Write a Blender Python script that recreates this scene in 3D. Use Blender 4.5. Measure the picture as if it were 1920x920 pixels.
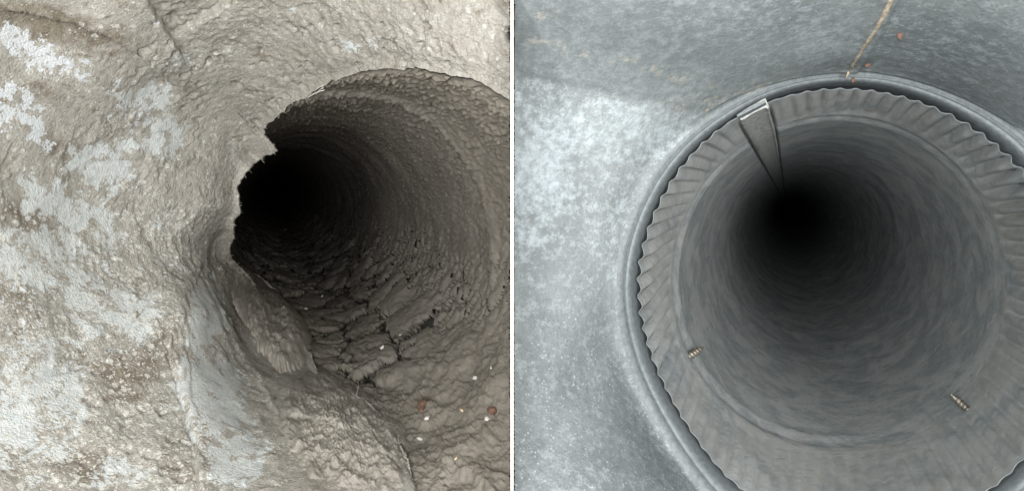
import bpy, math, random
import numpy as np

# ------------------------------------------------------------------ clear
for o in list(bpy.data.objects):
    bpy.data.objects.remove(o)
SC = bpy.context.scene
COL = SC.collection
random.seed(5)
rng = np.random.default_rng(5)

S = 0.15            # metres per pipe radius: all shapes are worked out in pipe radii
F = 1300.0          # focal length in photo pixels (photo 1920 x 920)

# ------------------------------------------------------------------ camera
cam_d = bpy.data.cameras.new('camera')
cam = bpy.data.objects.new('camera', cam_d)
COL.objects.link(cam)
cam.location = (0, 0, 0)
cam.rotation_euler = (math.pi / 2, 0, 0)
cam_d.sensor_width = 36
cam_d.lens = F / 1920 * 36
cam_d.clip_start = 0.005
cam_d.clip_end = 100
SC.camera = cam

# ------------------------------------------------------------------ world (a dim room, the ducts are dark)
W = bpy.data.worlds.new('World')
SC.world = W
W.use_nodes = True
W.node_tree.nodes['Background'].inputs[0].default_value = (0.85, 0.93, 1.0, 1)
W.node_tree.nodes['Background'].inputs[1].default_value = 0.03

# ------------------------------------------------------------------ lamps (a flash in each duct, added fill lamps behind the camera)
def lamp(name, loc, energy, color, radius):
    d = bpy.data.lights.new(name, 'POINT')
    d.energy = energy
    d.color = color
    d.shadow_soft_size = radius * S
    o = bpy.data.objects.new(name, d)
    o.location = [c * S for c in loc]
    COL.objects.link(o)
    return o
lamp('flash_fill_lamp', (-1.00, 1.25, 0.10), 2.6, (1.0, 0.98, 0.945), 0.10)
lamp('flash_fill_lamp', (0.75, 1.3, 0.55), 0.8, (0.93, 0.985, 1.0), 0.10)
lamp('flash_fill_lamp', (0.0, -0.70, 0.10), 8, (1.0, 0.99, 0.97), 0.14)  # added lamp just behind the camera, lights both ducts deeper
lamp('flash_fill_lamp', (2.12, -6.0, -0.40), 50, (1.0, 0.985, 0.96), 1.6)  # added far lamp in line with the left pipe, lifts its depth
lamp('flash_fill_lamp', (-2.38, -6.0, -0.25), 46, (0.98, 0.99, 1.0), 1.6)  # added far lamp in line with the right pipe, lifts its depth

SC.view_settings.view_transform = 'Standard'
SC.view_settings.look = 'None'
SC.view_settings.exposure = 0
SC.view_settings.gamma = 1
SC.render.engine = 'CYCLES'
SC.cycles.max_bounces = 8
SC.cycles.diffuse_bounces = 6

# ================================================================== numpy noise
def _h(i, j, k, seed):
    i = i.astype(np.uint32); j = j.astype(np.uint32); k = k.astype(np.uint32)
    h = i * np.uint32(374761393) + j * np.uint32(668265263) + k * np.uint32(2147483647) + np.uint32((seed * 974634777) & 0xffffffff)
    h = (h ^ (h >> np.uint32(13))) * np.uint32(1274126177)
    h = (h ^ (h >> np.uint32(15))) * np.uint32(2246822519)
    return h ^ (h >> np.uint32(16))

_G = np.array([(1,1,0),(-1,1,0),(1,-1,0),(-1,-1,0),(1,0,1),(-1,0,1),(1,0,-1),(-1,0,-1),
               (0,1,1),(0,-1,1),(0,1,-1),(0,-1,-1),(1,1,0),(-1,1,0),(0,-1,1),(0,-1,-1)], float)

def perlin(p, seed=0):
    pi = np.floor(p).astype(np.int64)
    f = p - pi
    u = f * f * f * (f * (f * 6 - 15) + 10)
    r = np.zeros(p.shape[:-1])
    for dx in (0, 1):
        for dy in (0, 1):
            for dz in (0, 1):
                g = _G[_h(pi[..., 0] + dx, pi[..., 1] + dy, pi[..., 2] + dz, seed) & np.uint32(15)]
                d = (g[..., 0] * (f[..., 0] - dx) + g[..., 1] * (f[..., 1] - dy) + g[..., 2] * (f[..., 2] - dz))
                w = (u[..., 0] if dx else 1 - u[..., 0]) * (u[..., 1] if dy else 1 - u[..., 1]) * (u[..., 2] if dz else 1 - u[..., 2])
                r += w * d
    return r

def fbm(p, octs=4, seed=0, gain=0.5, lac=2.03):
    a, s, r = 1.0, 1.0, 0
    for o in range(octs):
        r = r + a * perlin(p * s, seed + o * 17)
        a *= gain; s *= lac
    return r

def billow(p, octs=3, seed=0):
    a, s, r = 1.0, 1.0, 0
    for o in range(octs):
        r = r + a * np.abs(perlin(p * s, seed + o * 17))
        a *= 0.5; s *= 2.03
    return r

def worley(p, seed=0):
    pi = np.floor(p).astype(np.int64)
    f1 = np.full(p.shape[:-1], 9.0); f2 = f1.copy()
    idd = np.zeros(p.shape[:-1], np.uint32)
    for dx in (-1, 0, 1):
        for dy in (-1, 0, 1):
            for dz in (-1, 0, 1):
                c = pi + (dx, dy, dz)
                h = _h(c[..., 0], c[..., 1], c[..., 2], seed)
                q = np.stack([c[..., 0] + (h & np.uint32(1023)) / 1023.0,
                              c[..., 1] + ((h >> np.uint32(10)) & np.uint32(1023)) / 1023.0,
                              c[..., 2] + ((h >> np.uint32(20)) & np.uint32(1023)) / 1023.0], -1)
                d = np.sqrt(((p - q) ** 2).sum(-1))
                near = d < f1
                f2 = np.where(near, f1, np.minimum(f2, d))
                idd = np.where(near, h, idd)
                f1 = np.where(near, d, f1)
    return f1, f2, idd

def sst(a, b, x):
    t = np.clip((x - a) / (b - a), 0, 1)
    return t * t * (3 - 2 * t)

def warp(p, amp, sc, seed):
    return p + amp * np.stack([perlin(p * sc, seed), perlin(p * sc, seed + 31), perlin(p * sc, seed + 67)], -1)

# ================================================================== mesh helpers
def link(o, parent=None):
    COL.objects.link(o)
    if parent is not None:
        o.parent = parent
    return o

def thing(name, label, cat, loc=(0, 0, 0), group=None):
    o = bpy.data.objects.new(name, None)
    o.location = [c * S for c in loc]
    o.empty_display_size = 0.02
    o['label'] = label; o['category'] = cat
    if group: o['group'] = group
    return link(o)

def tag(o, label, cat, group=None):
    o['label'] = label; o['category'] = cat
    if group: o['group'] = group
    return o

def mesh(name, V, Q, mat, parent=None, smooth=True, attrs=None, origin=(0, 0, 0), uniform=True):
    """V in pipe radii, Q faces (n x 3/4 array or list of tuples)"""
    V = (np.asarray(V, float) - np.asarray(origin, float)) * S
    me = bpy.data.meshes.new(name)
    if isinstance(Q, np.ndarray):
        n, k = Q.shape
        me.vertices.add(len(V)); me.vertices.foreach_set('co', V.astype(np.float32).ravel())
        me.loops.add(n * k); me.loops.foreach_set('vertex_index', Q.astype(np.int32).ravel())
        me.polygons.add(n)
        me.polygons.foreach_set('loop_start', np.arange(0, n * k, k, dtype=np.int32))
        me.update(calc_edges=True)
    else:
        me.from_pydata(V.tolist(), [], [tuple(q) for q in Q])
        me.update()
    if smooth:
        me.polygons.foreach_set('use_smooth', np.ones(len(me.polygons), bool))
    for k_, v_ in (attrs or {}).items():
        a = me.attributes.new(k_, 'FLOAT', 'POINT')
        a.data.foreach_set('value', np.asarray(v_, np.float32).ravel())
    me.materials.append(mat)
    o = bpy.data.objects.new(name, me)
    link(o, parent)
    if parent is None:
        o.location = [c * S for c in origin]
    else:
        o.location = [origin[i] * S - parent_world(parent)[i] for i in range(3)]
    return o

def parent_world(o):
    l = list(o.location)
    if o.parent is not None:
        q = parent_world(o.parent)
        l = [l[i] + q[i] for i in range(3)]
    return l

def grid_quads(nr, nc, closed=True):
    """rows x columns, columns wrap round when closed"""
    c = np.arange(nc if closed else nc - 1)
    c2 = (c + 1) % nc
    r = np.arange(nr - 1)[:, None]
    return np.stack([r * nc + c, r * nc + c2, (r + 1) * nc + c2, (r + 1) * nc + c], -1).reshape(-1, 4)

def grid_normals(P):
    """P rows x cols x 3, columns closed; normals turned towards the camera side"""
    dc = np.roll(P, -1, 1) - np.roll(P, 1, 1)
    dr = np.gradient(P, axis=0)
    n = np.cross(dc, dr)
    n /= np.linalg.norm(n, axis=-1, keepdims=True) + 1e-12
    s = np.sign((n * -P).sum(-1, keepdims=True))
    return n * np.where(s == 0, 1, s)

def clip_side(V, Q, side, lim):
    """keep the faces on one side of the partition between the two ducts"""
    x = V[:, 0] * side
    keep = (x[Q] > lim).all(1)
    Q = Q[keep]
    used = np.unique(Q)
    m = np.full(len(V), -1); m[used] = np.arange(len(used))
    return used, m[Q]

def P3(px, py, Y):
    px, py, Y = np.broadcast_arrays(np.asarray(px, float), np.asarray(py, float), np.asarray(Y, float))
    return np.stack([(px - 960) / F * Y, Y, (460 - py) / F * Y], -1)

class TPS:
    """smooth surface through measured points: inverse distance is linear on a flat wall"""
    def __init__(s, pts, lam=1e-3):
        pts = np.array(pts, float)
        s.x = pts[:, :2] / 500.0
        y = 1 / pts[:, 2]
        n = len(y)
        A = np.zeros((n + 3, n + 3))
        A[:n, :n] = s.k(s.x, s.x) + lam * np.eye(n)
        A[:n, n] = 1; A[:n, n + 1:] = s.x
        A[n, :n] = 1; A[n + 1:, :n] = s.x.T
        s.w = np.linalg.solve(A, np.r_[y, 0, 0, 0])
    def k(s, a, b):
        d2 = ((a[:, None, :] - b[None]) ** 2).sum(-1) + 1e-12
        return 0.5 * d2 * np.log(d2)
    def __call__(s, px, py):
        sh = np.shape(px)
        q = np.stack([np.ravel(px), np.ravel(py)], -1) / 500.0
        n = len(s.x)
        out = np.empty(len(q))
        for i in range(0, len(q), 60000):
            b = q[i:i + 60000]
            out[i:i + 60000] = s.k(b, s.x) @ s.w[:n] + s.w[n] + b @ s.w[n + 1:]
        return 1 / np.clip(out.reshape(sh), 0.12, 0.8)

def circ_smooth(a, sig):
    n = len(a)
    x = np.arange(n); x = np.minimum(x, n - x)
    g = np.exp(-0.5 * (x / sig) ** 2); g /= g.sum()
    return np.real(np.fft.ifft(np.fft.fft(a) * np.fft.fft(g)))

class Pipe:
    def __init__(s, vp, c):
        s.vp, s.c = vp, c
    def axis(s, Y):
        Y = np.asarray(Y, float)
        return np.stack([(s.vp[0] - 960) / F * Y + s.c[0], Y, (460 - s.vp[1]) / F * Y - s.c[1]], -1)
    def pt(s, phi, Y, rho=1.0):
        phi, Y, rho = np.broadcast_arrays(np.asarray(phi, float), np.asarray(Y, float), np.asarray(rho, float))
        a = s.axis(Y)
        e = np.stack([np.cos(phi), np.zeros_like(phi), np.sin(phi)], -1)
        return a + rho[..., None] * e
    def hit(s, px, py, rho=1.0):
        """wall point seen at a photo position: (phi, Y)"""
        q = np.array([px - s.vp[0], py - s.vp[1]], float); c = np.array(s.c)
        A = q @ q; B = -2 * q @ c; C = c @ c - rho * rho
        k = (-B + math.sqrt(B * B - 4 * A * C)) / (2 * A)
        e = q * k - c
        return math.atan2(-e[1], e[0]), F * k

LP = Pipe((500, 345), (0.47, 0.42))
RP = Pipe((1475, 385), (0.29, 0.43))

# ================================================================== materials
class M:
    def __init__(s, name):
        s.m = bpy.data.materials.new(name); s.m.use_nodes = True
        s.t = s.m.node_tree; s.b = s.t.nodes['Principled BSDF']
        s.tc = s.t.nodes.new('ShaderNodeTexCoord')
        mp = s.t.nodes.new('ShaderNodeMapping'); mp.inputs['Scale'].default_value = (1 / S,) * 3
        s.t.links.new(s.tc.outputs['Object'], mp.inputs[0]); s.co = mp.outputs[0]
    def l(s, a, b): s.t.links.new(a, b)
    def put(s, sock, v):
        if hasattr(v, 'is_linked'): s.l(v, sock)
        elif isinstance(v, tuple): sock.default_value = (*v, 1) if len(v) == 3 and sock.type == 'RGBA' else v
        else: sock.default_value = v
    def noise(s, scale, detail=4, rough=0.55, dist=0.0, co=None):
        n = s.t.nodes.new('ShaderNodeTexNoise')
        n.inputs['Scale'].default_value = scale; n.inputs['Detail'].default_value = detail
        n.inputs['Roughness'].default_value = rough; n.inputs['Distortion'].default_value = dist
        s.l(co or s.co, n.inputs['Vector']); return n.outputs['Fac']
    def vor(s, scale, feature='F1', out='Distance', rnd=1.0, co=None):
        n = s.t.nodes.new('ShaderNodeTexVoronoi'); n.feature = feature
        n.inputs['Scale'].default_value = scale; n.inputs['Randomness'].default_value = rnd
        s.l(co or s.co, n.inputs['Vector']); return n.outputs[out]
    def stretch(s, sc):
        n = s.t.nodes.new('ShaderNodeMapping'); n.inputs['Scale'].default_value = sc
        s.l(s.co, n.inputs[0]); return n.outputs[0]
    def attr(s, name):
        n = s.t.nodes.new('ShaderNodeAttribute'); n.attribute_name = name; return n.outputs['Fac']
    def ramp(s, f, lo, hi, a=0.0, b=1.0):
        n = s.t.nodes.new('ShaderNodeMapRange'); n.interpolation_type = 'SMOOTHSTEP'
        n.inputs[1].default_value = lo; n.inputs[2].default_value = hi
        n.inputs[3].default_value = a; n.inputs[4].default_value = b
        s.l(f, n.inputs[0]); return n.outputs[0]
    def mix(s, f, a, b):
        n = s.t.nodes.new('ShaderNodeMix'); n.data_type = 'RGBA'
        s.put(n.inputs[0], f); s.put(n.inputs[6], a); s.put(n.inputs[7], b); return n.outputs[2]
    def math(s, op, a, b=0.0, c=0.0):
        n = s.t.nodes.new('ShaderNodeMath'); n.operation = op
        s.put(n.inputs[0], a); s.put(n.inputs[1], b); s.put(n.inputs[2], c); return n.outputs[0]
    def bump(s, h, dist, strength=1.0, normal=None):
        n = s.t.nodes.new('ShaderNodeBump'); n.inputs['Distance'].default_value = dist * S
        n.inputs['Strength'].default_value = strength; s.l(h, n.inputs['Height'])
        if normal: s.l(normal, n.inputs['Normal'])
        return n.outputs[0]
    def out(s, color=None, rough=None, metal=None, spec=None, normal=None):
        if color is not None: s.put(s.b.inputs['Base Color'], color)
        if rough is not None: s.put(s.b.inputs['Roughness'], rough)
        if metal is not None: s.put(s.b.inputs['Metallic'], metal)
        if spec is not None: s.put(s.b.inputs['Specular IOR Level'], spec)
        if normal is not None: s.l(normal, s.b.inputs['Normal'])
        return s.m

def mat_dusty_wall():
    m = M('dust_caked_steel')
    bare = m.attr('bare'); white = m.attr('white')
    n1 = m.noise(5, 5, 0.6); n2 = m.noise(26, 5, 0.65); n3 = m.noise(90, 4, 0.7)
    dust = m.mix(m.ramp(n1, 0.35, 0.65), (0.355, 0.332, 0.288), (0.44, 0.42, 0.372))
    dust = m.mix(m.ramp(n2, 0.35, 0.7), dust, (0.50, 0.482, 0.435))
    dust = m.mix(m.ramp(m.noise(13, 5, 0.6, 0.4), 0.56, 0.72), dust, (0.24, 0.205, 0.158))
    dust = m.mix(m.math('MULTIPLY', m.ramp(m.noise(62, 5, 0.7, 0.6), 0.54, 0.68), 0.6), dust, (0.235, 0.21, 0.172))
    dust = m.mix(m.math('MULTIPLY', m.ramp(m.noise(48, 5, 0.7, 0.3), 0.55, 0.70), 0.55), dust, (0.63, 0.61, 0.555))
    bf = m.ramp(m.math('ADD', m.attr('brown'), m.math('MULTIPLY', m.math('SUBTRACT', m.noise(9, 6, 0.7, 0.4), 0.5), 1.8)), 0.2, 0.8)
    dust = m.mix(bf, dust, m.mix(m.ramp(n2, 0.35, 0.65), (0.20, 0.172, 0.13), (0.29, 0.258, 0.205)))
    steel = m.mix(m.ramp(n2, 0.3, 0.7), (0.58, 0.615, 0.605), (0.75, 0.785, 0.77))
    f = m.ramp(m.math('ADD', bare, m.math('MULTIPLY', m.math('SUBTRACT', m.noise(9, 7, 0.74, 0.3), 0.5), 3.4)), 0.62, 0.82)
    col = m.mix(f, dust, steel)
    w = m.ramp(m.math('ADD', white, m.math('MULTIPLY', m.math('SUBTRACT', m.noise(19, 5, 0.7), 0.5), 3.4)), 0.55, 0.68)
    col = m.mix(w, col, (0.72, 0.76, 0.78))  # glare on the bare steel, painted in as pale patches
    # crystalline grit
    wco = m.t.nodes.new('ShaderNodeVectorMath'); wco.operation = 'MULTIPLY_ADD'
    nz = m.t.nodes.new('ShaderNodeTexNoise'); nz.inputs['Scale'].default_value = 30; m.l(m.co, nz.inputs['Vector'])
    m.l(nz.outputs['Color'], wco.inputs[0]); wco.inputs[1].default_value = (0.035,) * 3; m.l(m.co, wco.inputs[2])
    spk = m.attr('speck')
    for sc, lo, hi, seedn in ((19, 0.30, 0.22, 5), (34, 0.34, 0.22, 8), (60, 0.36, 0.22, 14)):
        sp = m.math('MULTIPLY', m.ramp(m.vor(sc, co=wco.outputs[0]), lo, hi), m.ramp(m.math('ADD', m.noise(seedn, 4, 0.6), m.math('MULTIPLY', spk, 0.22)), 0.58, 0.70))
        col = m.mix(m.math('MULTIPLY', sp, 0.75), col, (0.74, 0.73, 0.67))
    rough = m.math('SUBTRACT', 0.92, m.math('MULTIPLY', m.math('MAXIMUM', f, w), 0.42))
    nb = m.bump(n3, 0.020, 1.0)
    nb = m.bump(n2, 0.015, 0.5, nb)
    return m.out(col, rough, 0, 0.3, nb)

def mat_soot_and_shade(name, a, b, c, rough=0.95, fine=95):
    m = M(name)
    n1 = m.noise(3, 4, 0.6); n2 = m.noise(22, 5, 0.65); n3 = m.noise(fine, 4, 0.7)
    col = m.mix(m.ramp(n1, 0.35, 0.68), a, b)
    col = m.mix(m.math('MULTIPLY', m.ramp(n2, 0.5, 0.75), 0.7), col, c)
    nb = m.bump(n3, 0.010, 0.7)
    nb = m.bump(n2, 0.015, 0.4, nb)
    return m.out(col, rough, 0, 0.15, nb)

def mat_zinc():
    m = M('galvanized_steel')
    white = m.attr('white'); grit = m.attr('grit'); tan = m.attr('tan')
    n1 = m.noise(2.2, 4, 0.6); n2 = m.noise(24, 6, 0.82); n3 = m.noise(80, 5, 0.7)
    col = m.mix(m.ramp(n1, 0.35, 0.65), (0.193, 0.214, 0.218), (0.25, 0.273, 0.276))
    col = m.mix(m.math('MULTIPLY', m.ramp(n2, 0.46, 0.64), 0.8), col, (0.36, 0.40, 0.412))
    col = m.mix(m.math('MULTIPLY', m.ramp(n3, 0.50, 0.30), 0.55), col, (0.12, 0.142, 0.15))
    col = m.mix(m.math('MULTIPLY', m.attr('shade_above_lap'), 0.8), col, m.mix(m.ramp(n2, 0.35, 0.65), (0.135, 0.155, 0.16), (0.20, 0.222, 0.225)))  # darker shading above the lap, painted into the steel colour
    w = m.ramp(m.math('ADD', white, m.math('MULTIPLY', m.math('SUBTRACT', m.noise(24, 6, 0.75), 0.5), 1.9)), 0.20, 1.15)
    col = m.mix(w, col, (0.42, 0.475, 0.50))  # sheen of the metal, painted in as a paler tone
    g = m.math('MULTIPLY', m.ramp(m.vor(46), 0.27, 0.14), m.ramp(m.math('ADD', m.noise(16, 4), m.math('MULTIPLY', grit, 0.22)), 0.60, 0.80))
    col = m.mix(m.math('MULTIPLY', g, 0.55), col, (0.60, 0.65, 0.63))
    t = m.math('MULTIPLY', tan, m.ramp(m.noise(18, 5, 0.7), 0.50, 0.66))
    col = m.mix(t, col, (0.50, 0.45, 0.36))
    rough = m.math('SUBTRACT', 0.62, m.math('MULTIPLY', w, 0.1))
    nb = m.bump(n3, 0.008, 0.5)
    nb = m.bump(n2, 0.010, 0.3, nb)
    return m.out(col, rough, 0.25, 0.5, nb)

def mat_pipe_steel(name='dull_pipe_steel', dusty=0.0):
    m = M(name)
    n1 = m.noise(1.0, 6, 0.68, 0.6, m.stretch((4.5, 3.0, 4.5)))
    n2 = m.noise(1.0, 6, 0.75, 0.3, m.stretch((14, 22, 14)))
    n3 = m.noise(70, 4, 0.7)
    col = m.mix(m.ramp(n1, 0.40, 0.60), (0.305, 0.335, 0.345), (0.475, 0.495, 0.488))
    col = m.mix(m.math('MULTIPLY', m.ramp(n2, 0.45, 0.66), 0.55), col, (0.50, 0.525, 0.52))
    col = m.mix(m.math('MULTIPLY', m.ramp(n2, 0.44, 0.3), 0.7), col, (0.19, 0.21, 0.215))
    col = m.mix(m.math('MULTIPLY', m.ramp(m.noise(7, 4, 0.6), 0.55, 0.72), 0.5), col, (0.34, 0.315, 0.275))
    col = m.mix(m.math('MULTIPLY', m.ramp(m.noise(85, 3, 0.7), 0.52, 0.7), 0.35), col, (0.22, 0.24, 0.245))
    if dusty:
        col = m.mix(m.math('MULTIPLY', m.ramp(m.noise(2.0, 5, 0.65), 0.36, 0.62), dusty), col, (0.405, 0.393, 0.362))
    nb = m.bump(n3, 0.008, 0.6)
    nb = m.bump(n2, 0.02, 0.5, nb)
    return m.out(col, 0.62, 0.2, 0.4, nb)

def mat_plain(name, col, rough=0.6, metal=0.0, var=0.25, spec=0.5):
    m = M(name)
    d = tuple(c * (1 - var) for c in col); e = tuple(min(1, c * (1 + var)) for c in col)
    c = m.mix(m.ramp(m.noise(40, 4, 0.65), 0.35, 0.65), d, e)
    return m.out(c, rough, metal, spec, m.bump(m.noise(120, 3), 0.005, 0.5))

MAT_DUSTWALL = mat_dusty_wall()
MAT_SOOT = mat_soot_and_shade('sooty_dust', (0.195, 0.178, 0.15), (0.245, 0.225, 0.192), (0.30, 0.28, 0.243))
MAT_BLACK = mat_soot_and_shade('shade_black', (0.075, 0.069, 0.06), (0.10, 0.092, 0.08), (0.12, 0.112, 0.098))  # stands in for shade in the cracks and at the pipe ends
MAT_GREYFLUFF = mat_soot_and_shade('grey_fluff', (0.27, 0.25, 0.217), (0.33, 0.31, 0.272), (0.40, 0.378, 0.335), fine=130)
MAT_FLUFF = mat_soot_and_shade('fluffy_dust', (0.40, 0.37, 0.32), (0.48, 0.45, 0.395), (0.56, 0.53, 0.475), fine=130)
MAT_ZINC = mat_zinc()
MAT_PIPE = mat_pipe_steel()
MAT_CRIMP = mat_pipe_steel('dusty_crimped_steel', 0.5)
MAT_COLLAR = mat_plain('collar_steel', (0.20, 0.222, 0.23), 0.65, 0.2, 0.14)
MAT_LAP = mat_plain('seam_steel', (0.36, 0.37, 0.355), 0.7, 0.1, 0.25)
MAT_SEAL = mat_plain('old_sealant', (0.40, 0.345, 0.26), 0.8, 0, 0.3)
MAT_RUST = mat_plain('rust', (0.13, 0.075, 0.052), 0.9, 0, 0.35)
MAT_SCREW = mat_plain('brassy_screw_steel', (0.30, 0.275, 0.225), 0.45, 0.8, 0.35)
MAT_CREAM = mat_plain('cream_paint', (0.86, 0.79, 0.73), 0.7, 0, 0.02)
MAT_PANEL = mat_plain('grey_paint', (0.16, 0.16, 0.16), 0.9, 0, 0.1)
MAT_CHIP = mat_plain('pale_debris', (0.46, 0.45, 0.415), 0.7, 0, 0.25)
MAT_WOOD = mat_plain('straw_debris', (0.55, 0.44, 0.27), 0.8, 0, 0.2)
MAT_DARK = mat_plain('charred_debris', (0.03, 0.028, 0.025), 0.9, 0, 0.3)
MAT_FIBRE = mat_plain('pale_fibre', (0.8, 0.8, 0.76), 0.5, 0, 0.1)

# ================================================================== LEFT: the dusty duct
# mouth of the branch: photo position and distance (pipe radii)
LM = [(1080, 280, 2.95), (955, 190, 3.03), (900, 152, 3.0), (780, 127, 3.20), (700, 132, 3.46), (650, 142, 3.72), (600, 166, 3.95),
      (550, 195, 4.2), (520, 216, 4.4), (493, 242, 4.6), (494, 258, 4.65), (506, 276, 4.65), (524, 284, 4.6), (508, 291, 4.7), (484, 299, 4.85), (465, 312, 4.72), (447, 350, 4.72), (449, 390, 4.75),
      (436, 430, 4.95), (430, 480, 5.4), (470, 520, 6.1), (502, 572, 0), (545, 618, 0), (572, 652, 0),
      (600, 700, 0), (690, 752, 0), (738, 800, 0), (765, 860, 0), (800, 1000, 0), (1000, 1130, 0), (1170, 860, 2.7), (1180, 500, 2.9)]
LM = [(x, y, d if d else LP.hit(x, y)[1] * (0.935 if y < 900 else 0.98)) for (x, y, d) in LM]
LO = [(370, 390, 4.42), (385, 590, 4.05), (395, 740, 3.6), (330, 650, 3.75), (450, 860, 3.25), (0, 460, 3.25), (0, 0, 2.95), (0, 920, 2.65), (240, 460, 4.0), (240, 100, 3.5), (240, 800, 3.2), (480, 0, 3.5), (300, 920, 2.95), (700, 0, 3.15), (950, 0, 2.8), (600, 920, 3.05),
      (-500, 460, 2.3), (-500, -400, 2.0), (-500, 1400, 1.9), (500, -500, 2.3), (500, 1500, 2.0), (1500, -300, 2.1), (1500, 1300, 2.1), (1700, 450, 2.2)]
lsheet = TPS(LM + LO, 2e-3)

def loop_from_points(pts, centre, n, sig):
    pts = np.array(pts, float)
    th = np.unwrap(np.arctan2(-(pts[:, 1] - centre[1]), pts[:, 0] - centre[0]))
    # march round the polygon itself (arc length), so that undercuts stay
    P = np.vstack([pts, pts[:1]])
    s = np.r_[0, np.cumsum(np.hypot(*np.diff(P[:, :2], axis=0).T))]
    u = np.linspace(0, s[-1], n, endpoint=False)
    return [circ_smooth(np.interp(u, s, P[:, i]), sig) for i in range(3)]

NL = 1300
lx, ly, lY = loop_from_points(LM, (700, 520), NL, 2.2)
# ragged dust edge
q = np.stack([lx / 60, ly / 60, np.zeros(NL)], -1)
rag = fbm(q * 1.6, 5, 3, 0.6)
cx, cy = 720, 520
dl = np.hypot(lx - cx, ly - cy)
ragamp = np.where(lx < 640, 6, 4)
lx = lx + (lx - cx) / dl * rag * ragamp
ly = ly + (ly - cy) / dl * rag * ragamp

NT = 430
t = np.linspace(0, 1, NT)[:, None]
tt = 0.45 * t + 0.55 * t ** 2.2
ang = np.arctan2(ly - cy, lx - cx)
# even out the outer ring's angles
ox = cx + 1500 * np.cos(ang) * 1.0; oy = cy + 1350 * np.sin(ang)
gx = lx[None] * (1 - tt) + ox[None] * tt
gy = ly[None] * (1 - tt) + oy[None] * tt
gY = lsheet(gx, gy)
blend = np.exp(-(t * 18) ** 2)
gY = gY * (1 - blend) + lY[None] * blend
base = P3(gx, gy, gY)
nrm = grid_normals(base)
p = base

def blob(gx, gy, items):
    r = np.zeros_like(gx)
    for (x, y, a, b, rot, v) in items:
        c, s_ = math.cos(math.radians(rot)), math.sin(math.radians(rot))
        u = ((gx - x) * c + (gy - y) * s_) / a
        w = (-(gx - x) * s_ + (gy - y) * c) / b
        r = np.maximum(r, v * np.exp(-(u * u + w * w) ** 1.5))
    return r

bare = blob(gx, gy, [(280, 185, 70, 55, 20, .85), (310, 250, 50, 60, 0, .95), (190, 310, 95, 55, 20, .95), (120, 390, 170, 60, 25, .9),
                     (60, 480, 150, 80, 0, .95), (385, 590, 42, 100, 5, 1.0), (255, 600, 50, 100, 15, .85), (180, 560, 100, 90, 30, .85), (400, 740, 80, 120, -25, 1.0), (440, 850, 80, 70, 20, .95),
                     (60, 760, 130, 190, 0, .85), (330, 110, 45, 25, 0, .6), (570, 15, 60, 18, 0, .6), (680, 85, 50, 20, 0, .55), (230, 890, 70, 50, 0, .8), (240, 270, 35, 30, 0, .8), (300, 420, 70, 60, 0, .55), (330, 480, 50, 50, 0, .5)])
white = blob(gx, gy, [(35, 75, 50, 26, 25, .9), (85, 110, 95, 34, 22, .75), (150, 125, 40, 20, 20, .55), (35, 200, 65, 50, 35, .75), (65, 245, 60, 22, 45, .7), (215, 160, 40, 20, -30, .45), (190, 290, 60, 30, 20, .42),
                      (250, 215, 40, 60, 20, .42), (370, 560, 20, 40, 0, .2), (30, 620, 60, 200, 0, .36), (60, 830, 60, 80, 0, .34)])  # where the painted glare lies
low = fbm(p * 1.7, 3, 11)
brown = blob(gx, gy, [(110, 45, 170, 45, 12, .8), (70, 165, 60, 25, 20, .5), (120, 280, 70, 30, 30, .6), (60, 400, 70, 50, 0, .75), (330, 320, 60, 40, 0, .35), (240, 700, 90, 60, -30, .75), (160, 870, 90, 40, 0, .7),
                      (310, 650, 40, 70, 0, .55), (25, 560, 40, 50, 0, .6), (200, 520, 60, 40, 0, .4), (30, 850, 50, 40, 0, .6), (420, 500, 40, 40, 0, .5), (440, 600, 25, 60, -20, .5), (330, 860, 40, 70, 0, .5), (600, 900, 60, 40, 0, .5)])
speck = np.clip(sst(620, 200, gx) * sst(330, 520, gy) + 0.3, 0, 1)
patch = sst(0.32, 0.62, bare + 0.45 * fbm(warp(p, .2, 4, 9) * 8, 4, 21, .6))
fade_edge = sst(0.0, 0.05, t)
far = sst(900, 350, np.hypot(gx - 470, gy - 350))
# streaks that run towards the crotch
wp = warp(p, 0.10, 5, 40)
lump = billow(wp * 5.0, 4, 5)
clod = fbm(wp * 11, 4, 71, 0.6)
pit = worley(warp(p, 0.05, 12, 77) * 13, 4)[0]
pitmask = sst(-0.12, 0.2, fbm(p * 3, 3, 55)) * np.clip(sst(330, 120, gy) * sst(120, 330, gx) + 0.6 * sst(620, 760, gy) * sst(480, 300, gx), 0, 1)
g1 = worley(warp(p, 0.06, 11, 301) * 9, 31)[0]
g2 = worley(warp(p, 0.03, 22, 311) * 21, 32)[0]
rel = 0.28 + 0.72 * np.clip(sst(230, 60, gy) * sst(150, 400, gx) + 0.8 * np.exp(-(np.hypot(gx - 470, gy - 400) / 190) ** 2) + 0.5 * sst(-.1, .35, fbm(p * 1.1, 2, 340)), 0, 1)
grain = 0.015 * sst(0.75, 0.1, g1) * sst(-0.3, 0.3, fbm(p * 4, 3, 320)) + 0.016 * sst(0.7, 0.1, g2) * sst(-0.35, 0.25, fbm(p * 7, 3, 330))
h = 0.035 * low + (1 - 0.7 * patch) * rel * (0.006 * lump + 0.007 * clod + 0.30 * grain) - 0.012 * patch
h = h - 0.075 * sst(0.40, 0.10, pit) * pitmask * (1 - patch)
h = h + (1 - .6 * patch) * 0.0065 * fbm(p * 24, 4, 91, 0.85) * rel
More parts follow.
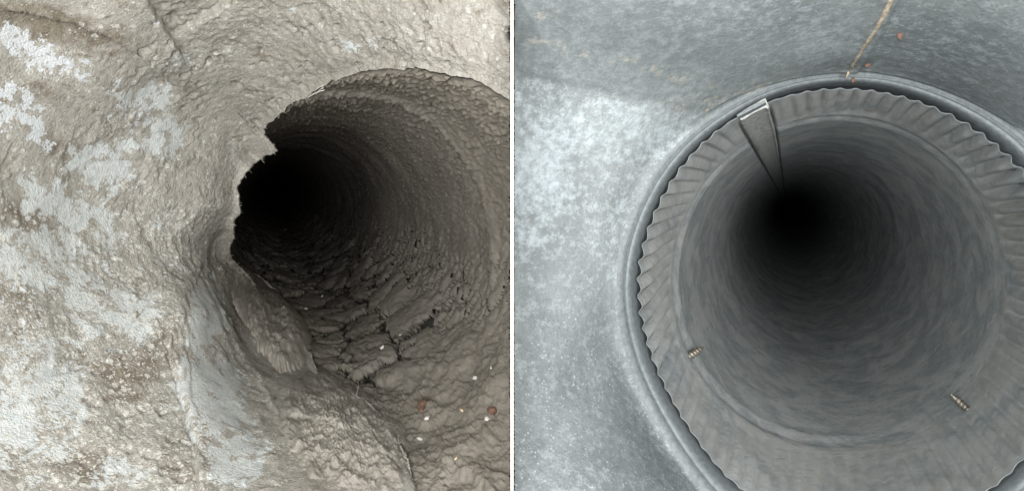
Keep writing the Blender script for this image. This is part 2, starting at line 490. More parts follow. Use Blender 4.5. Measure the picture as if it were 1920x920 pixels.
# ledges where the crust has broken away
def ledge(pts, depth, width=26.0, side=1):
    pts = np.array(pts, float)
    best = np.full(gx.shape, 1e9); sgn = np.zeros(gx.shape); along = np.zeros(gx.shape)
    for (a, b) in zip(pts[:-1], pts[1:]):
        d = b - a; L = np.hypot(*d)
        u = ((gx - a[0]) * d[0] + (gy - a[1]) * d[1]) / L ** 2
        uc = np.clip(u, 0, 1)
        dx, dy = gx - (a[0] + uc * d[0]), gy - (a[1] + uc * d[1])
        dist = np.hypot(dx, dy)
        cr = (d[0] * dy - d[1] * dx) / L
        m_ = dist < best
        best = np.where(m_, dist, best); sgn = np.where(m_, cr, sgn)
    jag = 7 * fbm(p * 9, 3, 120)
    sd = sgn * side + jag
    fall = np.exp(-(best / 55) ** 2)
    crack = np.exp(-(sd / 3.2) ** 2) * fall
    return depth * fall * (sst(-4, 4, sd) - 0.5) - 0.7 * depth * crack
h = h + ledge([(60, 25), (130, 35), (190, 55), (240, 85), (270, 115), (310, 145)], -0.06)
h = h + ledge([(285, 10), (305, 40), (320, 66)], 0.06) + ledge([(380, 36), (420, 10)], 0.05)
h = h + ledge([(150, 680), (210, 650), (260, 590), (290, 540)], 0.04) + ledge([(370, 910), (368, 820), (330, 700)], 0.05)
h = h + ledge([(385, 500), (350, 560), (345, 640), (360, 720)], 0.012) + ledge([(400, 540), (430, 620), (480, 700), (500, 740)], -0.015)
# dust piled on the lower lip
h = h + 0.05 * blob(gx, gy, [(520, 600, 60, 60, 40, 1), (470, 520, 40, 30, 40, .8), (640, 770, 110, 60, 30, 1.0), (560, 700, 40, 40, 0, .4)])
h = 0.85 * h * (0.35 + 0.65 * fade_edge)
disp = base + nrm * h[..., None]
LV = disp.reshape(-1, 3)
Lmouth = disp[0].copy()
disp_l = disp.copy(); nrm_l = nrm.copy()

ldirty = thing('dusty_duct', 'dirty round air duct caked with tan dust and a hole where the branch leaves', 'air duct', (-1.6, 3.4, -1.3))
used, Q = clip_side(LV, grid_quads(NT, NL), -1, 0.0056)
mesh('duct_wall', LV[used], Q, MAT_DUSTWALL, ldirty, attrs={'brown': brown.reshape(-1)[used], 'speck': speck.reshape(-1)[used], 'bare': bare.reshape(-1)[used], 'white': white.reshape(-1)[used]}, origin=(-1.6, 3.4, -1.3))

# ---- the branch pipe behind the mouth
axm = LP.axis(Lmouth[:, 1])
phi = np.unwrap(np.arctan2(Lmouth[:, 2] - axm[:, 2], Lmouth[:, 0] - axm[:, 0]))
phi_s = circ_smooth(phi - np.linspace(phi[0], phi[0] + np.sign(phi[-1] - phi[0]) * 2 * np.pi, NL, endpoint=False), 6) + np.linspace(phi[0], phi[0] + np.sign(phi[-1] - phi[0]) * 2 * np.pi, NL, endpoint=False)
Ys = circ_smooth(Lmouth[:, 1], 8)
NP = 700
u = np.linspace(0, 1, NP)[:, None]
start = Ys[None] - 0.10
Yg = np.exp(np.log(start) * (1 - u ** 1.3) + math.log(90.0) * u ** 1.3)
PH = np.broadcast_to(phi_s[None], Yg.shape)
pc = np.stack([np.cos(PH), np.sin(PH), Yg], -1)

def crust(pc, PH, Yg):
    ps = np.stack([pc[..., 0], pc[..., 1], pc[..., 2] * 0.8], -1)
    dn = -np.sin(PH)                       # 1 at the bottom
    side = np.cos(PH)
    v = dn + 0.22 * fbm(pc * 1.3, 3, 8)
    wC = sst(0.38, 0.66, v)
    wB = sst(-0.20, 0.30, v) * (1 - wC)
    wA = 1 - wC - wB
    a1, a2, _ = worley(warp(pc, 0.03, 14, 2) * 22, 1)
    b1, b2, bid = worley(warp(warp(pc * np.array([1, 1, 1.15]), 0.05, 9, 12), 0.05, 3, 15) * 7.0, 2)
    c1, c2, cid = worley(warp(warp(ps, 0.10, 4.0, 22), 0.05, 13, 29) * 2.3 + 0.028 * np.stack([fbm(pc * 34, 2, 401), fbm(pc * 34, 2, 402), fbm(pc * 34, 2, 403)], -1), 3)
    A = 0.019 * sst(0.62, 0.10, a1) * (0.6 + 0.6 * sst(-.3, .3, fbm(pc * 5, 2, 66)))
    B = 0.021 * sst(0.0, 0.30, b2 - b1) * (0.75 + 0.5 * sst(0.7, 0.1, b1))
    rnd = (cid % np.uint32(997)) / 997.0
    C = 0.066 * (1 - np.exp(-9 * (c2 - c1))) * (0.75 + 0.5 * rnd) + 0.012 * sst(0.8, 0.1, c1) + 0.006 * fbm(pc * 16, 3, 410)
    near = sst(4.9, 4.2, Yg + 0.5 * fbm(pc * 2.2, 3, 44)) * sst(0.2, 0.6, v)
    fl = 0.05 * fbm(warp(ps, .1, 5, 61) * 3.0, 3, 60) + 0.012 * fbm(pc * 15, 4, 64, 0.7)
    hh = (wA * A + wB * B + wC * C) * (1 - near) + near * (fl + 0.05)
    hh = hh + 0.03 * fbm(pc * 1.4, 3, 33) + 0.006 * fbm(pc * 30, 3, 35, 0.6)
    # swaged bead
    hh = hh + 0.030 * np.exp(-((Yg - F / 297) / 0.07) ** 2) * sst(0.75, 0.2, v) - 0.006 * np.exp(-((Yg - F / 297 - 0.2) / 0.1) ** 2) * sst(0.75, 0.2, v)
    # plates: which cell, and how far from its crack
    useC = wC >= 0.5
    plate = np.where(useC, cid | np.uint32(1), bid & np.uint32(0xfffffffe))
    gap = np.where(useC, (c2 - c1) / 0.026, (b2 - b1) / 0.014) + 2.5 * near + 2.0 * np.clip(wA - 0.1, 0, 1) + 0.5 * fbm(pc * 5, 3, 95)
    zone = (wA < 0.6) & (near < 0.6) & (Yg < 16)
    return hh, plate, zone, gap
hh, plate, zone, gap = crust(pc, PH, Yg)
rr = 1.0 - hh
PV = LP.pt(PH, Yg, rr)
# first rows run out to meet the mouth edge of the wall (dust bridges most of the gap, a slit stays open along the top)
sl = np.degrees(np.arctan2(np.sin(phi_s), np.cos(phi_s)))
slit = np.interp(sl, [-180, 60, 64, 72, 74, 78, 80, 94, 98, 104, 112, 118, 122, 180], [0, 0, 0, 0, 0, 0, 1, 1, .35, .5, .2, .5, 0, 0])
slit = np.clip(slit + slit * 0.6 * fbm(np.stack([phi_s * 12, phi_s * 0, phi_s * 0], -1), 3, 7), 0, 1.2)
lip = np.stack([Lmouth, Lmouth * (1 + 0.02)[..., None] if False else Lmouth + np.array([0, 0.05, 0]) + 0.03 * slit[:, None] * np.stack([np.cos(phi_s), 0 * phi_s, np.sin(phi_s)], -1)], 0)
k0 = 14
kk = np.arange(NP)
row_start = np.exp(np.log(Ys + 0.02) )
for i in range(k0):
    w = sst(0, 1, np.array(i / k0))
    tgt = LP.pt(phi_s, Ys + 0.03 + 0.004 * i, rr[k0] - 0.0)
    a = Lmouth + np.array([0, 0.02 + 0.004 * i, 0])
    PV[i] = a * (1 - w) + tgt * w
    # open slit: push the early rows outwards and back
    e = np.stack([np.cos(phi_s), 0 * phi_s, np.sin(phi_s)], -1)
    PV[i] += (slit * 0.085 * math.sin(math.pi * min(1, (i + .5) / k0)))[:, None] * e + np.array([0, 1, 0]) * (slit * 0.05 * math.sin(math.pi * (i + .5) / k0))[:, None]
Yuse = Yg.copy()
for i in range(k0, NP):
    Yi = np.maximum(Yg[i], Ys + 0.03 + 0.012 * i) if i < k0 + 40 else Yg[i]
    Yuse[i] = np.maximum(Yg[i], Ys + 0.03 + 0.004 * i * (1 if i < 60 else 0))
    PV[i] = LP.pt(phi_s, Yuse[i], rr[i])
lpipe = thing('dusty_branch_pipe', 'dark round branch pipe lined with cracked grey dust running off from the dirty duct', 'pipe', (0.6, 3.2, -1.2))
PVf = PV.reshape(-1, 3)
Qp = grid_quads(NP, NL)
# flakes of the cracked crust on the floor of the pipe: each its own piece
qc = Qp[:, 0]
gone = zone.reshape(-1)[qc] & (gap.reshape(-1)[qc] < 1) & (Qp[:, 0] // NL > k0 + 3)
inC = zone.reshape(-1)[qc] & ~gone & (Qp[:, 0] // NL > k0 + 3) & (PVf[qc, 0] < -0.01)
ids = plate.reshape(-1)[qc]
d = PVf
sx = 960 + d[:, 0] / d[:, 1] * F; sy = 460 - d[:, 2] / d[:, 1] * F
fx, fy = sx[Qp], sy[Qp]
area = 0.5 * np.abs((fx[:, 2] - fx[:, 0]) * (fy[:, 3] - fy[:, 1]) - (fx[:, 3] - fx[:, 1]) * (fy[:, 2] - fy[:, 0]))
area = np.where((fx[:, 0] > 400) & (fx[:, 0] < 960) & (fy[:, 0] < 925), area, 0)
uid, inv = np.unique(np.where(inC, ids, 0), return_inverse=True)
tot = np.bincount(inv, weights=area)
order = [i for i in np.argsort(-tot) if uid[i] != 0 and tot[i] > 60][:290]
def main_piece(mask):
    idx = np.nonzero(mask)[0]
    par = {}
    def find(a):
        while par[a] != a:
            par[a] = par[par[a]]; a = par[a]
        return a
    for q_ in Qp[idx]:
        q_ = [int(v) for v in q_]
        for v in q_: par.setdefault(v, v)
        for v in q_[1:]:
            ra, rb = find(q_[0]), find(v)
            if ra != rb: par[rb] = ra
    roots = np.array([find(int(q_[0])) for q_ in Qp[idx]])
    u_, c_ = np.unique(roots, return_counts=True)
    out = np.zeros(len(mask), bool); out[idx[roots == u_[np.argmax(c_)]]] = True
    return out
isflake = np.zeros(len(Qp), bool)
for i in order:
    sel = main_piece(inv == i)
    isflake |= sel
    qf = Qp[sel]
    us = np.unique(qf); mp = np.full(len(PVf), -1) if False else None
    rem = np.searchsorted(us, qf)
    V = PVf[us]
    mesh('dust_flake', V, rem, MAT_SOOT, lpipe, origin=V.mean(0))
rest = Qp[~isflake & ~gone]
used, Q = clip_side(PVf, rest, -1, 0.0056)
mesh('pipe_wall', PVf[used], Q, MAT_SOOT, lpipe, origin=(0.6, 3.2, -1.2))
# dark backing under the cracked crust: shade of the cracks painted in
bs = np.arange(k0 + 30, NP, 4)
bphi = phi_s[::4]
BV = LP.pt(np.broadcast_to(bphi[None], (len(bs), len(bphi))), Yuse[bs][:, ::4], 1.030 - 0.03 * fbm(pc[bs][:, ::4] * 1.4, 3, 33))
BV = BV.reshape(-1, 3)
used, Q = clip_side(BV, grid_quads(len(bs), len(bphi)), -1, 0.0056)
mesh('crack_shade', BV[used], Q, MAT_BLACK, lpipe, origin=(0.6, 3.2, -1.2))
# far end of the pipe, painted black for its unlit depth
n = 40
a = np.linspace(0, 2 * np.pi, n, endpoint=False)
mesh('pipe_end_shade', np.vstack([LP.pt(a, 88.0, 1.02), LP.axis(160.0)[None]]), [(i, (i + 1) % n, n) for i in range(n)], MAT_BLACK, lpipe, origin=LP.axis(88.0))

# ================================================================== RIGHT: the cleaned duct
mphi = np.radians([-180, -169, -149, -135, -123, -90, -48, -20, 0, 36, 57, 73, 90, 103, 118, 137, 155, 172, 180])
mr = np.array([394, 386, 382, 392, 411, 424, 434, 424, 414, 405, 392, 385, 387, 391, 398, 399, 397, 397, 394], float)
NR = 1260
rphi = np.linspace(-np.pi, np.pi, NR, endpoint=False)
rm = circ_smooth(np.interp(rphi, mphi, mr), 20)
YM = F / rm                                 # depth of the spigot's crimped edge
YC = YM - 0.03                              # mouth of the collar

RO = [(960, 460, 3.16), (960, 60, 2.9), (960, 880, 2.8), (1100, 460, 3.21), (1440, 0, 2.75), (1700, 0, 2.72), (1920, 60, 2.6), (1150, 880, 2.9), (1930, 915, 2.75),
      (400, 460, 2.5), (500, -400, 2.1), (500, 1400, 1.9), (1500, -500, 2.1), (1500, 1500, 2.0), (2500, -300, 2.0), (2500, 1300, 2.0), (2600, 450, 2.2)]
# collar: rolled rim around the opening
deg = np.degrees(rphi)
fat = circ_smooth(np.interp(deg, [-180, -150, -120, -60, 0, 30, 48, 65, 85, 110, 140, 180], [.78, .9, 1.0, .9, .9, .95, .85, .6, .42, .42, .6, .78]), 25)
topgap = 0.014 + 0.016 * np.exp(-((deg - 82) / 22) ** 2) + 0.012 * np.exp(-((deg - 40) / 25) ** 2) - 0.008 * np.exp(-((deg - 125) / 12) ** 2)
ringP = RP.pt(rphi, YC, 1.004 + topgap * 0.75 + 0.143 * 0.72 * fat)
rpx = 960 + ringP[:, 0] / ringP[:, 1] * F; rpy = 460 - ringP[:, 2] / ringP[:, 1] * F
sel = np.arange(0, NR, NR // 36)
rsheet = TPS([(rpx[i], rpy[i], YC[i]) for i in sel] + RO, 1e-3)
NT2 = 330
t = np.linspace(0, 1, NT2)[:, None]
tt = 0.4 * t + 0.6 * t ** 2.0
cx2, cy2 = 1590, 560
an = np.arctan2(rpy - cy2, rpx - cx2)
gx = rpx[None] * (1 - tt) + (cx2 + 1350 * np.cos(an))[None] * tt
gy = rpy[None] * (1 - tt) + (cy2 + 1350 * np.sin(an))[None] * tt
gY = rsheet(gx, gy)
bl = np.exp(-(t * 14) ** 2)
gY = gY * (1 - bl) + YC[None] * bl
base = P3(gx, gy, gY)
nrm = grid_normals(base)
p = base
def linedist(ax, ay, bx, by):
    L = math.hypot(bx - ax, by - ay)
    return ((bx - ax) * (gy - ay) - (by - ay) * (gx - ax)) / L       # >0 below the line
lap = linedist(960, 137, 1340, 215) + 5 * fbm(p * 2.0, 2, 3)
wl = 1.0
seam = ((1590 - 1668) * (gy - 5) - (145 - 5) * (gx - 1668)) / math.hypot(78, 140)   # >0 left of the seam
wt = sst(330, 160, gy)
h = 0.018 * fbm(p * 1.2, 3, 4) + 0.0016 * fbm(p * 14, 4, 5, 0.6)
h = h + wl * (0.006 * sst(14, -14, lap) + 0.10 * (1 - np.exp(-np.clip(-lap, 0, 900) / 260))) 
h = h + wt * (0.018 * sst(-3, 3, seam))
h = h * sst(0.0, 0.04, t)
disp = base + nrm * h[..., None]
white = blob(gx, gy, [(1080, 250, 170, 75, 12, .62), (1010, 330, 90, 130, 0, .72), (1200, 240, 170, 70, 15, .62), (990, 420, 60, 60, 0, .55), (1150, 420, 160, 160, 0, .33), (1500, 40, 220, 70, 5, .55), (1790, 70, 160, 70, 10, .38), (1910, 260, 50, 60, 0, .8), (1620, 60, 120, 60, 0, .25), (985, 200, 60, 50, 0, .5)]) * np.where(gx < 1480, sst(-7, 7, lap) + 0.25 * sst(0, -60, lap), 1)  # where the painted sheen lies, strongest below the lap
shade_above_lap = blob(gx, gy, [(1150, 90, 330, 110, 12, 1.0), (980, 60, 160, 120, 0, 1.0)]) * sst(7, -7, lap)  # where the painted shade above the lap lies
grit = sst(480, 700, gy) * sst(1450, 1200, gx) + 0.5 * sst(200, 60, gy) * sst(1250, 1500, gx)
ul = linedist(960, 62, 1460, 178)
tanm = np.exp(-(ul / 16) ** 2) * sst(1500, 1440, gx) * 0.4 + 0.5 * blob(gx, gy, [(1320, 190, 60, 25, 10, 1), (1450, 150, 60, 30, -20, 1), (990, 20, 60, 20, 0, 1)]) + 0.9 * np.exp(-((lap + 6) / 9) ** 2) * sst(1160, 1300, gx) * wl
rclean = thing('clean_duct', 'cleaned blue grey galvanized duct wall with a round collar around the opening', 'air duct', (1.2, 3.2, -1.3))
RV = disp.reshape(-1, 3)
sgY = disp[..., 1]; sgx = 960 + disp[..., 0] / sgY * F; sgy = 460 - disp[..., 2] / sgY * F
used, Q = clip_side(RV, grid_quads(NT2, NR), 1, 0.0056)
mesh('duct_wall', RV[used], Q, MAT_ZINC, rclean, attrs={'shade_above_lap': shade_above_lap.reshape(-1)[used], 'white': white.reshape(-1)[used], 'grit': grit.reshape(-1)[used], 'tan': tanm.reshape(-1)[used]}, origin=(1.2, 3.2, -1.3))

prof = [(1.155, 0.0), (1.125, 0.004), (1.108, -0.004), (1.098, -0.022), (1.090, -0.022), (1.083, 0.006), (1.074, 0.026), (1.060, 0.036), (1.044, 0.034), (1.030, 0.022),
        (1.020, 0.0), (1.014, -0.04), (1.012, -0.12), (1.012, -0.3)]
rows = []
for (rho, hgt) in prof:
    ext = (rho - 1.012) * fat * 0.72
    rows.append(RP.pt(rphi, YC - hgt * fat, 1.0 + 0.004 + topgap * 0.75 + ext))
CV = np.array(rows)
CV[0] = disp[0]
CV[1] = CV[1] * 0.5 + (disp[0] * 0.75 + CV[2] * 0.25) * 0.5
wob = 0.006 * fbm(CV * 3, 3, 12)
CV = CV + wob[..., None] * np.array([0, 1, 0])
CVf = CV.reshape(-1, 3)
used, Q = clip_side(CVf, grid_quads(len(prof), NR), 1, 0.0056)
mesh('collar', CVf[used], Q, MAT_COLLAR, rclean, origin=RP.axis(3.2))

# branch pipe with crimped end
RB = 0.935
YB = F * RB / 305.0
NP2 = 460
u = np.linspace(0, 1, NP2)[:, None]
Yg = np.exp(np.log(YM)[None] * (1 - u) + math.log(90.0) * u)
PH = np.broadcast_to(rphi[None], Yg.shape)
pc = np.stack([np.cos(PH), np.sin(PH), Yg], -1)
lapA0, _ = RP.hit(1383, 217); lapA1, _ = RP.hit(1437, 188)
crimpA = 0.36 + 1.0 * np.exp(-((deg - 20) / 38) ** 2) + 0.65 * np.exp(-((deg - 178) / 24) ** 2) + 0.65 * np.exp(-((deg + 182) / 24) ** 2) + 0.15 * np.exp(-((deg - 140) / 22) ** 2)
lo, hi = math.degrees(min(lapA0, lapA1)), math.degrees(max(lapA0, lapA1))
crimpA = crimpA * (1 - 0.85 * sst(lo - 10, lo - 2, deg) * sst(hi + 9, hi + 2, deg))
crimpA = circ_smooth(crimpA, 10)
jit = circ_smooth(rng.normal(0, 1, NR), 22) * 2.2
Nc = 78
skew = 0.10 * np.exp(-((np.abs(deg) - 180) / 45) ** 2)
zz = np.clip((Yg - YM[None]) / (YB - 0.12 - YM[None]), 0, 1)
ph_w = Nc * (PH + skew[None] * zz) + jit[None] * 1.2
wave = np.cos(ph_w) + 0.22 * np.cos(2 * ph_w + 0.6)
fadez = (1 - zz ** 2.5) * (0.8 + 0.4 * fbm(np.stack([PH * 9, 0 * PH, 0 * PH], -1), 2, 71))
cr = 0.033 * (0.36 + 0.64 * sst(0.0, 0.25, zz)) * crimpA[None] * wave * fadez
bead = (-0.016 * np.exp(-((Yg - YB) / 0.045) ** 2) + 0.006 * np.exp(-((Yg - YB + 0.10) / 0.05) ** 2) + 0.008 * np.exp(-((Yg - YB - 0.11) / 0.06) ** 2)) * (0.7 + 0.6 * np.cos(PH - 2.6))
dent = 0.014 * fbm(pc * 1.5, 3, 6) + 0.006 * fbm(pc * np.array([5, 5, 1.5]), 3, 9)
rings = 0.0010 * fbm(np.stack([pc[..., 0] * 2.5, pc[..., 1] * 2.5, Yg * 11], -1), 3, 14)
def rbase(ym, y):
    return 1.0 - 0.010 - (1 - 0.010 - RB) * np.clip((y - ym) / (YB - ym), 0, 1)
groove = 0.045 * (np.exp(-((PH - max(lapA0, lapA1) - 0.012) / 0.008) ** 2) + np.exp(-((PH - min(lapA0, lapA1) + 0.010) / 0.008) ** 2)) * sst(0.0, 0.04, u)
rr = rbase(YM[None], Yg) + groove + cr - bead + dent * sst(0, .3, u) + rings
PV = RP.pt(PH, Yg + 0.010 * crimpA[None] * np.sin(ph_w) * (1 - zz), rr)
rpipe = thing('clean_branch_pipe', 'cleaned round metal branch pipe with a crimped wavy end inside the collar', 'pipe', RP.axis(3.3) + np.array([0, 0, -1]))
PVf = PV.reshape(-1, 3)
Qp = grid_quads(NP2, NR)
rowi = Qp[:, 0] // NR
ysplit = Yg.reshape(-1)[Qp[:, 0]]
crimpsel = ysplit < YB - 0.10
def sub(name, sel_, mat):
    qf = Qp[sel_]; us = np.unique(qf); V = PVf[us]
    keepq = (V[:, 0][np.searchsorted(us, qf)] > 0.0056).all(1)
    return mesh(name, V, np.searchsorted(us, qf)[keepq], mat, rpipe, origin=V.mean(0))
sub('crimped_end', crimpsel, MAT_CRIMP)
sub('bead', (~crimpsel) & (ysplit < YB + 0.10), MAT_PIPE)
sub('pipe_wall', ysplit >= YB + 0.10, MAT_PIPE)
mesh('pipe_end_shade', np.vstack([RP.pt(a, 88.0, 0.95), RP.axis(160.0)[None]]), [(i, (i + 1) % n, n) for i in range(n)], MAT_BLACK, rpipe, origin=RP.axis(88.0))  # black colour stands in for the dark of the pipe's depth
# outer skin of the pipe end (gives the crimped edge its thickness)
ET = np.array([RP.pt(rphi, YM + 0.010 * crimpA * np.sin(ph_w[0]), rr[0]), RP.pt(rphi, YM - 0.003 + 0.010 * crimpA * np.sin(ph_w[0]), rr[0] + 0.003), RP.pt(rphi, YM + 0.004, rr[0] + 0.006), RP.pt(rphi, YM + 0.25, rr[0] + 0.006)]).reshape(-1, 3)
used, Q = clip_side(ET, grid_quads(4, NR), 1, 0.0056)
mesh('crimped_edge', ET[used], Q, MAT_COLLAR, rpipe, origin=RP.axis(3.3))

# lapped lengthwise seam
def seam_strip():
    nz = 60
    V = []; Fc = []
    a0, a1 = max(lapA0, lapA1), min(lapA0, lapA1)        # left, right
    y0 = np.array([RP.hit(1383, 217)[1], RP.hit(1437, 188)[1]])
    cols = [(a0, 0.0), (a0 - 0.004, -0.024), (a0 - 0.02, -0.030), ((a0 + a1) / 2, -0.026), (a1 + 0.02, -0.030), (a1 + 0.010, -0.042), (a1, -0.030), (a1 - 0.002, 0.0)]
    for i in range(nz):
        s_ = i / (nz - 1)
        for j, (aa, r_) in enumerate(cols):
            w = (aa - a0) / (a1 - a0)
            ys = y0[0] * (1 - w) + y0[1] * w + 0.03
            Y = math.exp(math.log(ys) * (1 - s_) + math.log(80) * s_)
            wig = 0.004 * math.sin(i * 1.7 + j) + (0.006 * math.sin(i * 0.9) if j < 2 else 0)
            V.append(RP.pt(aa + wig * 0.6, Y, float(rbase(ys - 0.03, Y)) + 0.010 + r_ * 0.8 + (0.02 if i == 0 and r_ == 0 else 0)))
    nc = len(cols)
    for i in range(nz - 1):
        for j in range(nc - 1):
            Fc.append((i * nc + j, i * nc + j + 1, (i + 1) * nc + j + 1, (i + 1) * nc + j))
    Fc.append(tuple(range(nc)))
    V = np.array(V)
    o = mesh('seam_strip', V, Fc, MAT_LAP, rpipe, smooth=False, origin=V.mean(0))
    # folded tab at the end of the seam
    V2 = []
    for (w, dy, r_) in [(-0.02, -0.03, 1.0), (0.95, -0.03, 1.0), (0.95, 0.03, 0.995), (-0.02, 0.03, 0.995), (-0.02, -0.03, 0.990), (0.95, -0.025, 0.988), (0.95, 0.03, 0.984), (-0.02, 0.03, 0.986)]:
        aa = a0 + (a1 - a0) * w
        V2.append(RP.pt(aa, (y0[0] * (1 - w) + y0[1] * w) + dy, r_))
    V2 = np.array(V2)
    mesh('seam_tab', V2, [(0, 1, 2, 3), (4, 7, 6, 5), (0, 4, 5, 1), (1, 5, 6, 2), (2, 6, 7, 3), (3, 7, 4, 0)], MAT_COLLAR, rpipe, smooth=False, origin=V2.mean(0))
seam_strip()

# screws whose points come through the pipe wall
def screw(px, py, tx, ty, length, rad):
    ph, Y = RP.hit(px, py, RB + 0.012)
    p0 = RP.pt(ph, Y, RB + 0.02)
    inward = -np.array([math.cos(ph), 0, math.sin(ph)])
    # point that projects on the tip
    best = None
    for dy in np.linspace(-0.12, 0.12, 49):
        pt = p0 + inward * length + np.array([0, dy, 0])
        e = (960 + pt[0] / pt[1] * F - tx) ** 2 + (460 - pt[2] / pt[1] * F - ty) ** 2
        if best is None or e < best[0]: best = (e, pt)
    ax = best[1] - p0; L = np.linalg.norm(ax); ax /= L
    x = np.cross(ax, (0.3, 1, 0.2)); x /= np.linalg.norm(x); y = np.cross(ax, x)
    ns = 14
    V = []; Fc = []
    prof = [(0, 1), (0.55, 1), (0.75, .8), (0.9, .45), (1.0, .08)]
    for (z, r_) in prof:
        for k in range(ns):
            th = 2 * math.pi * k / ns
            V.append(p0 + ax * z * L + (x * math.cos(th) + y * math.sin(th)) * rad * 0.68 * r_)
    for i in range(len(prof) - 1):
        for k in range(ns):
            Fc.append((i * ns + k, i * ns + (k + 1) % ns, (i + 1) * ns + (k + 1) % ns, (i + 1) * ns + k))
    Fc.append(tuple((len(prof) - 1) * ns + k for k in range(ns)))
    s_ = mesh('screw', np.array(V), Fc, MAT_SCREW, rpipe, origin=p0)
    turns = 5.5; m = int(turns * 16)
    V = []; Fc = []
    for i in range(m + 1):
        z = i / m; th = 2 * math.pi * turns * z
        rr_ = rad * float(np.interp(z, [0, .6, .8, 1], [1, 1, .75, .25]))
        d_ = x * math.cos(th) + y * math.sin(th)
        c_ = p0 + ax * z * L * 0.94
        w = L / turns * 0.30
        V += [c_ + d_ * rr_ * 0.6 - ax * w, c_ + d_ * rr_ * 1.12, c_ + d_ * rr_ * 0.6 + ax * w]
        if i:
            b = 3 * (i - 1)
            Fc += [(b, b + 1, b + 4, b + 3), (b + 1, b + 2, b + 5, b + 4)]
    mesh('thread', np.array(V), Fc, MAT_SCREW, s_, origin=p0)
screw(1292, 668, 1322, 645, 0.115, 0.023)
screw(1812, 766, 1783, 735, 0.125, 0.020)

# beige sealant along the wall seam
def on_right(px, py, lift=0.0):
    Y = float(rsheet(np.array([px]), np.array([py]))[0])
    d2 = (sgx - px) ** 2 + (sgy - py) ** 2
    k_ = int(np.argmin(d2))
    Y = min(Y, float(sgY.ravel()[k_]))
    return P3(px, py, Y - lift)
def ridge(name, pts, width, hgt, mat, parent):
    V = []; Fc = []
    pts = np.array(pts, float)
    for i, (px, py, w_) in enumerate(pts):
        a_ = pts[max(0, i - 1)]; b_ = pts[min(len(pts) - 1, i + 1)]
        d_ = np.array([b_[0] - a_[0], b_[1] - a_[1]]); d_ /= np.hypot(*d_)
        nn = np.array([-d_[1], d_[0]])
        for k, (o_, l_) in enumerate([(-1, -0.02), (-0.6, hgt * .8), (0, hgt), (0.6, hgt * .7), (1, -0.02)]):
            q_ = np.array([px, py]) + nn * o_ * w_ * width
            V.append(on_right(q_[0], q_[1], l_ + 0.002 + rng.uniform(-.003, .003)))
        if i:
            for k in range(4):
                b = (i - 1) * 5 + k
                Fc.append((b, b + 1, b + 6, b + 5))
    V = np.array(V)
    return mesh(name, V, Fc, mat, parent, origin=V.mean(0))
pts = []
for i in range(46):
    s_ = i / 45
    pts.append((1676 - 86 * s_ + rng.uniform(-1, 1) + 4 * math.sin(s_ * 5), -12 + 158 * s_, (1.15 - 0.7 * s_) * rng.uniform(0.8, 1.15)))
ridge('sealant_seam', pts, 6.0, 0.018, MAT_SEAL, rclean)

def flake(name, p_, n_, size, thick, mat, parent=None, seed=0, aspect=1.0, sides=8):
    r_ = np.random.default_rng(seed)
    n_ = n_ / np.linalg.norm(n_)
    x = np.cross(n_, r_.normal(size=3)); x /= np.linalg.norm(x); y = np.cross(n_, x)
    V = []
    for k in range(sides):
        th = 2 * math.pi * k / sides + r_.uniform(-.2, .2)
        V.append(p_ + (x * math.cos(th) * aspect + y * math.sin(th)) * size * r_.uniform(.6, 1.15) - n_ * thick * .3)
    for k in range(sides):
        V.append(p_ + (V[k] - p_) * r_.uniform(.6, .85) + n_ * thick * r_.uniform(.7, 1.3))
    V.append(p_ + n_ * thick * 1.3)
    Fc = [(k, (k + 1) % sides, sides + (k + 1) % sides, sides + k) for k in range(sides)] + [(sides + k, sides + (k + 1) % sides, 2 * sides) for k in range(sides)]
    Fc.append(tuple(range(sides))[::-1])
    return mesh(name, np.array(V), Fc, mat, parent, smooth=False, origin=p_)
toward = np.array([0, -1.0, 0])
for i, (px, py, s_, asp) in enumerate([(1688, 65, .015, 1.6), (1628, 121, .011, 1.5), (1600, 150, .010, 1.7)]):
    flake('rust_spot', on_right(px, py, 0.003), toward, s_, 0.004, MAT_RUST, rclean, i + 3, asp, 10)

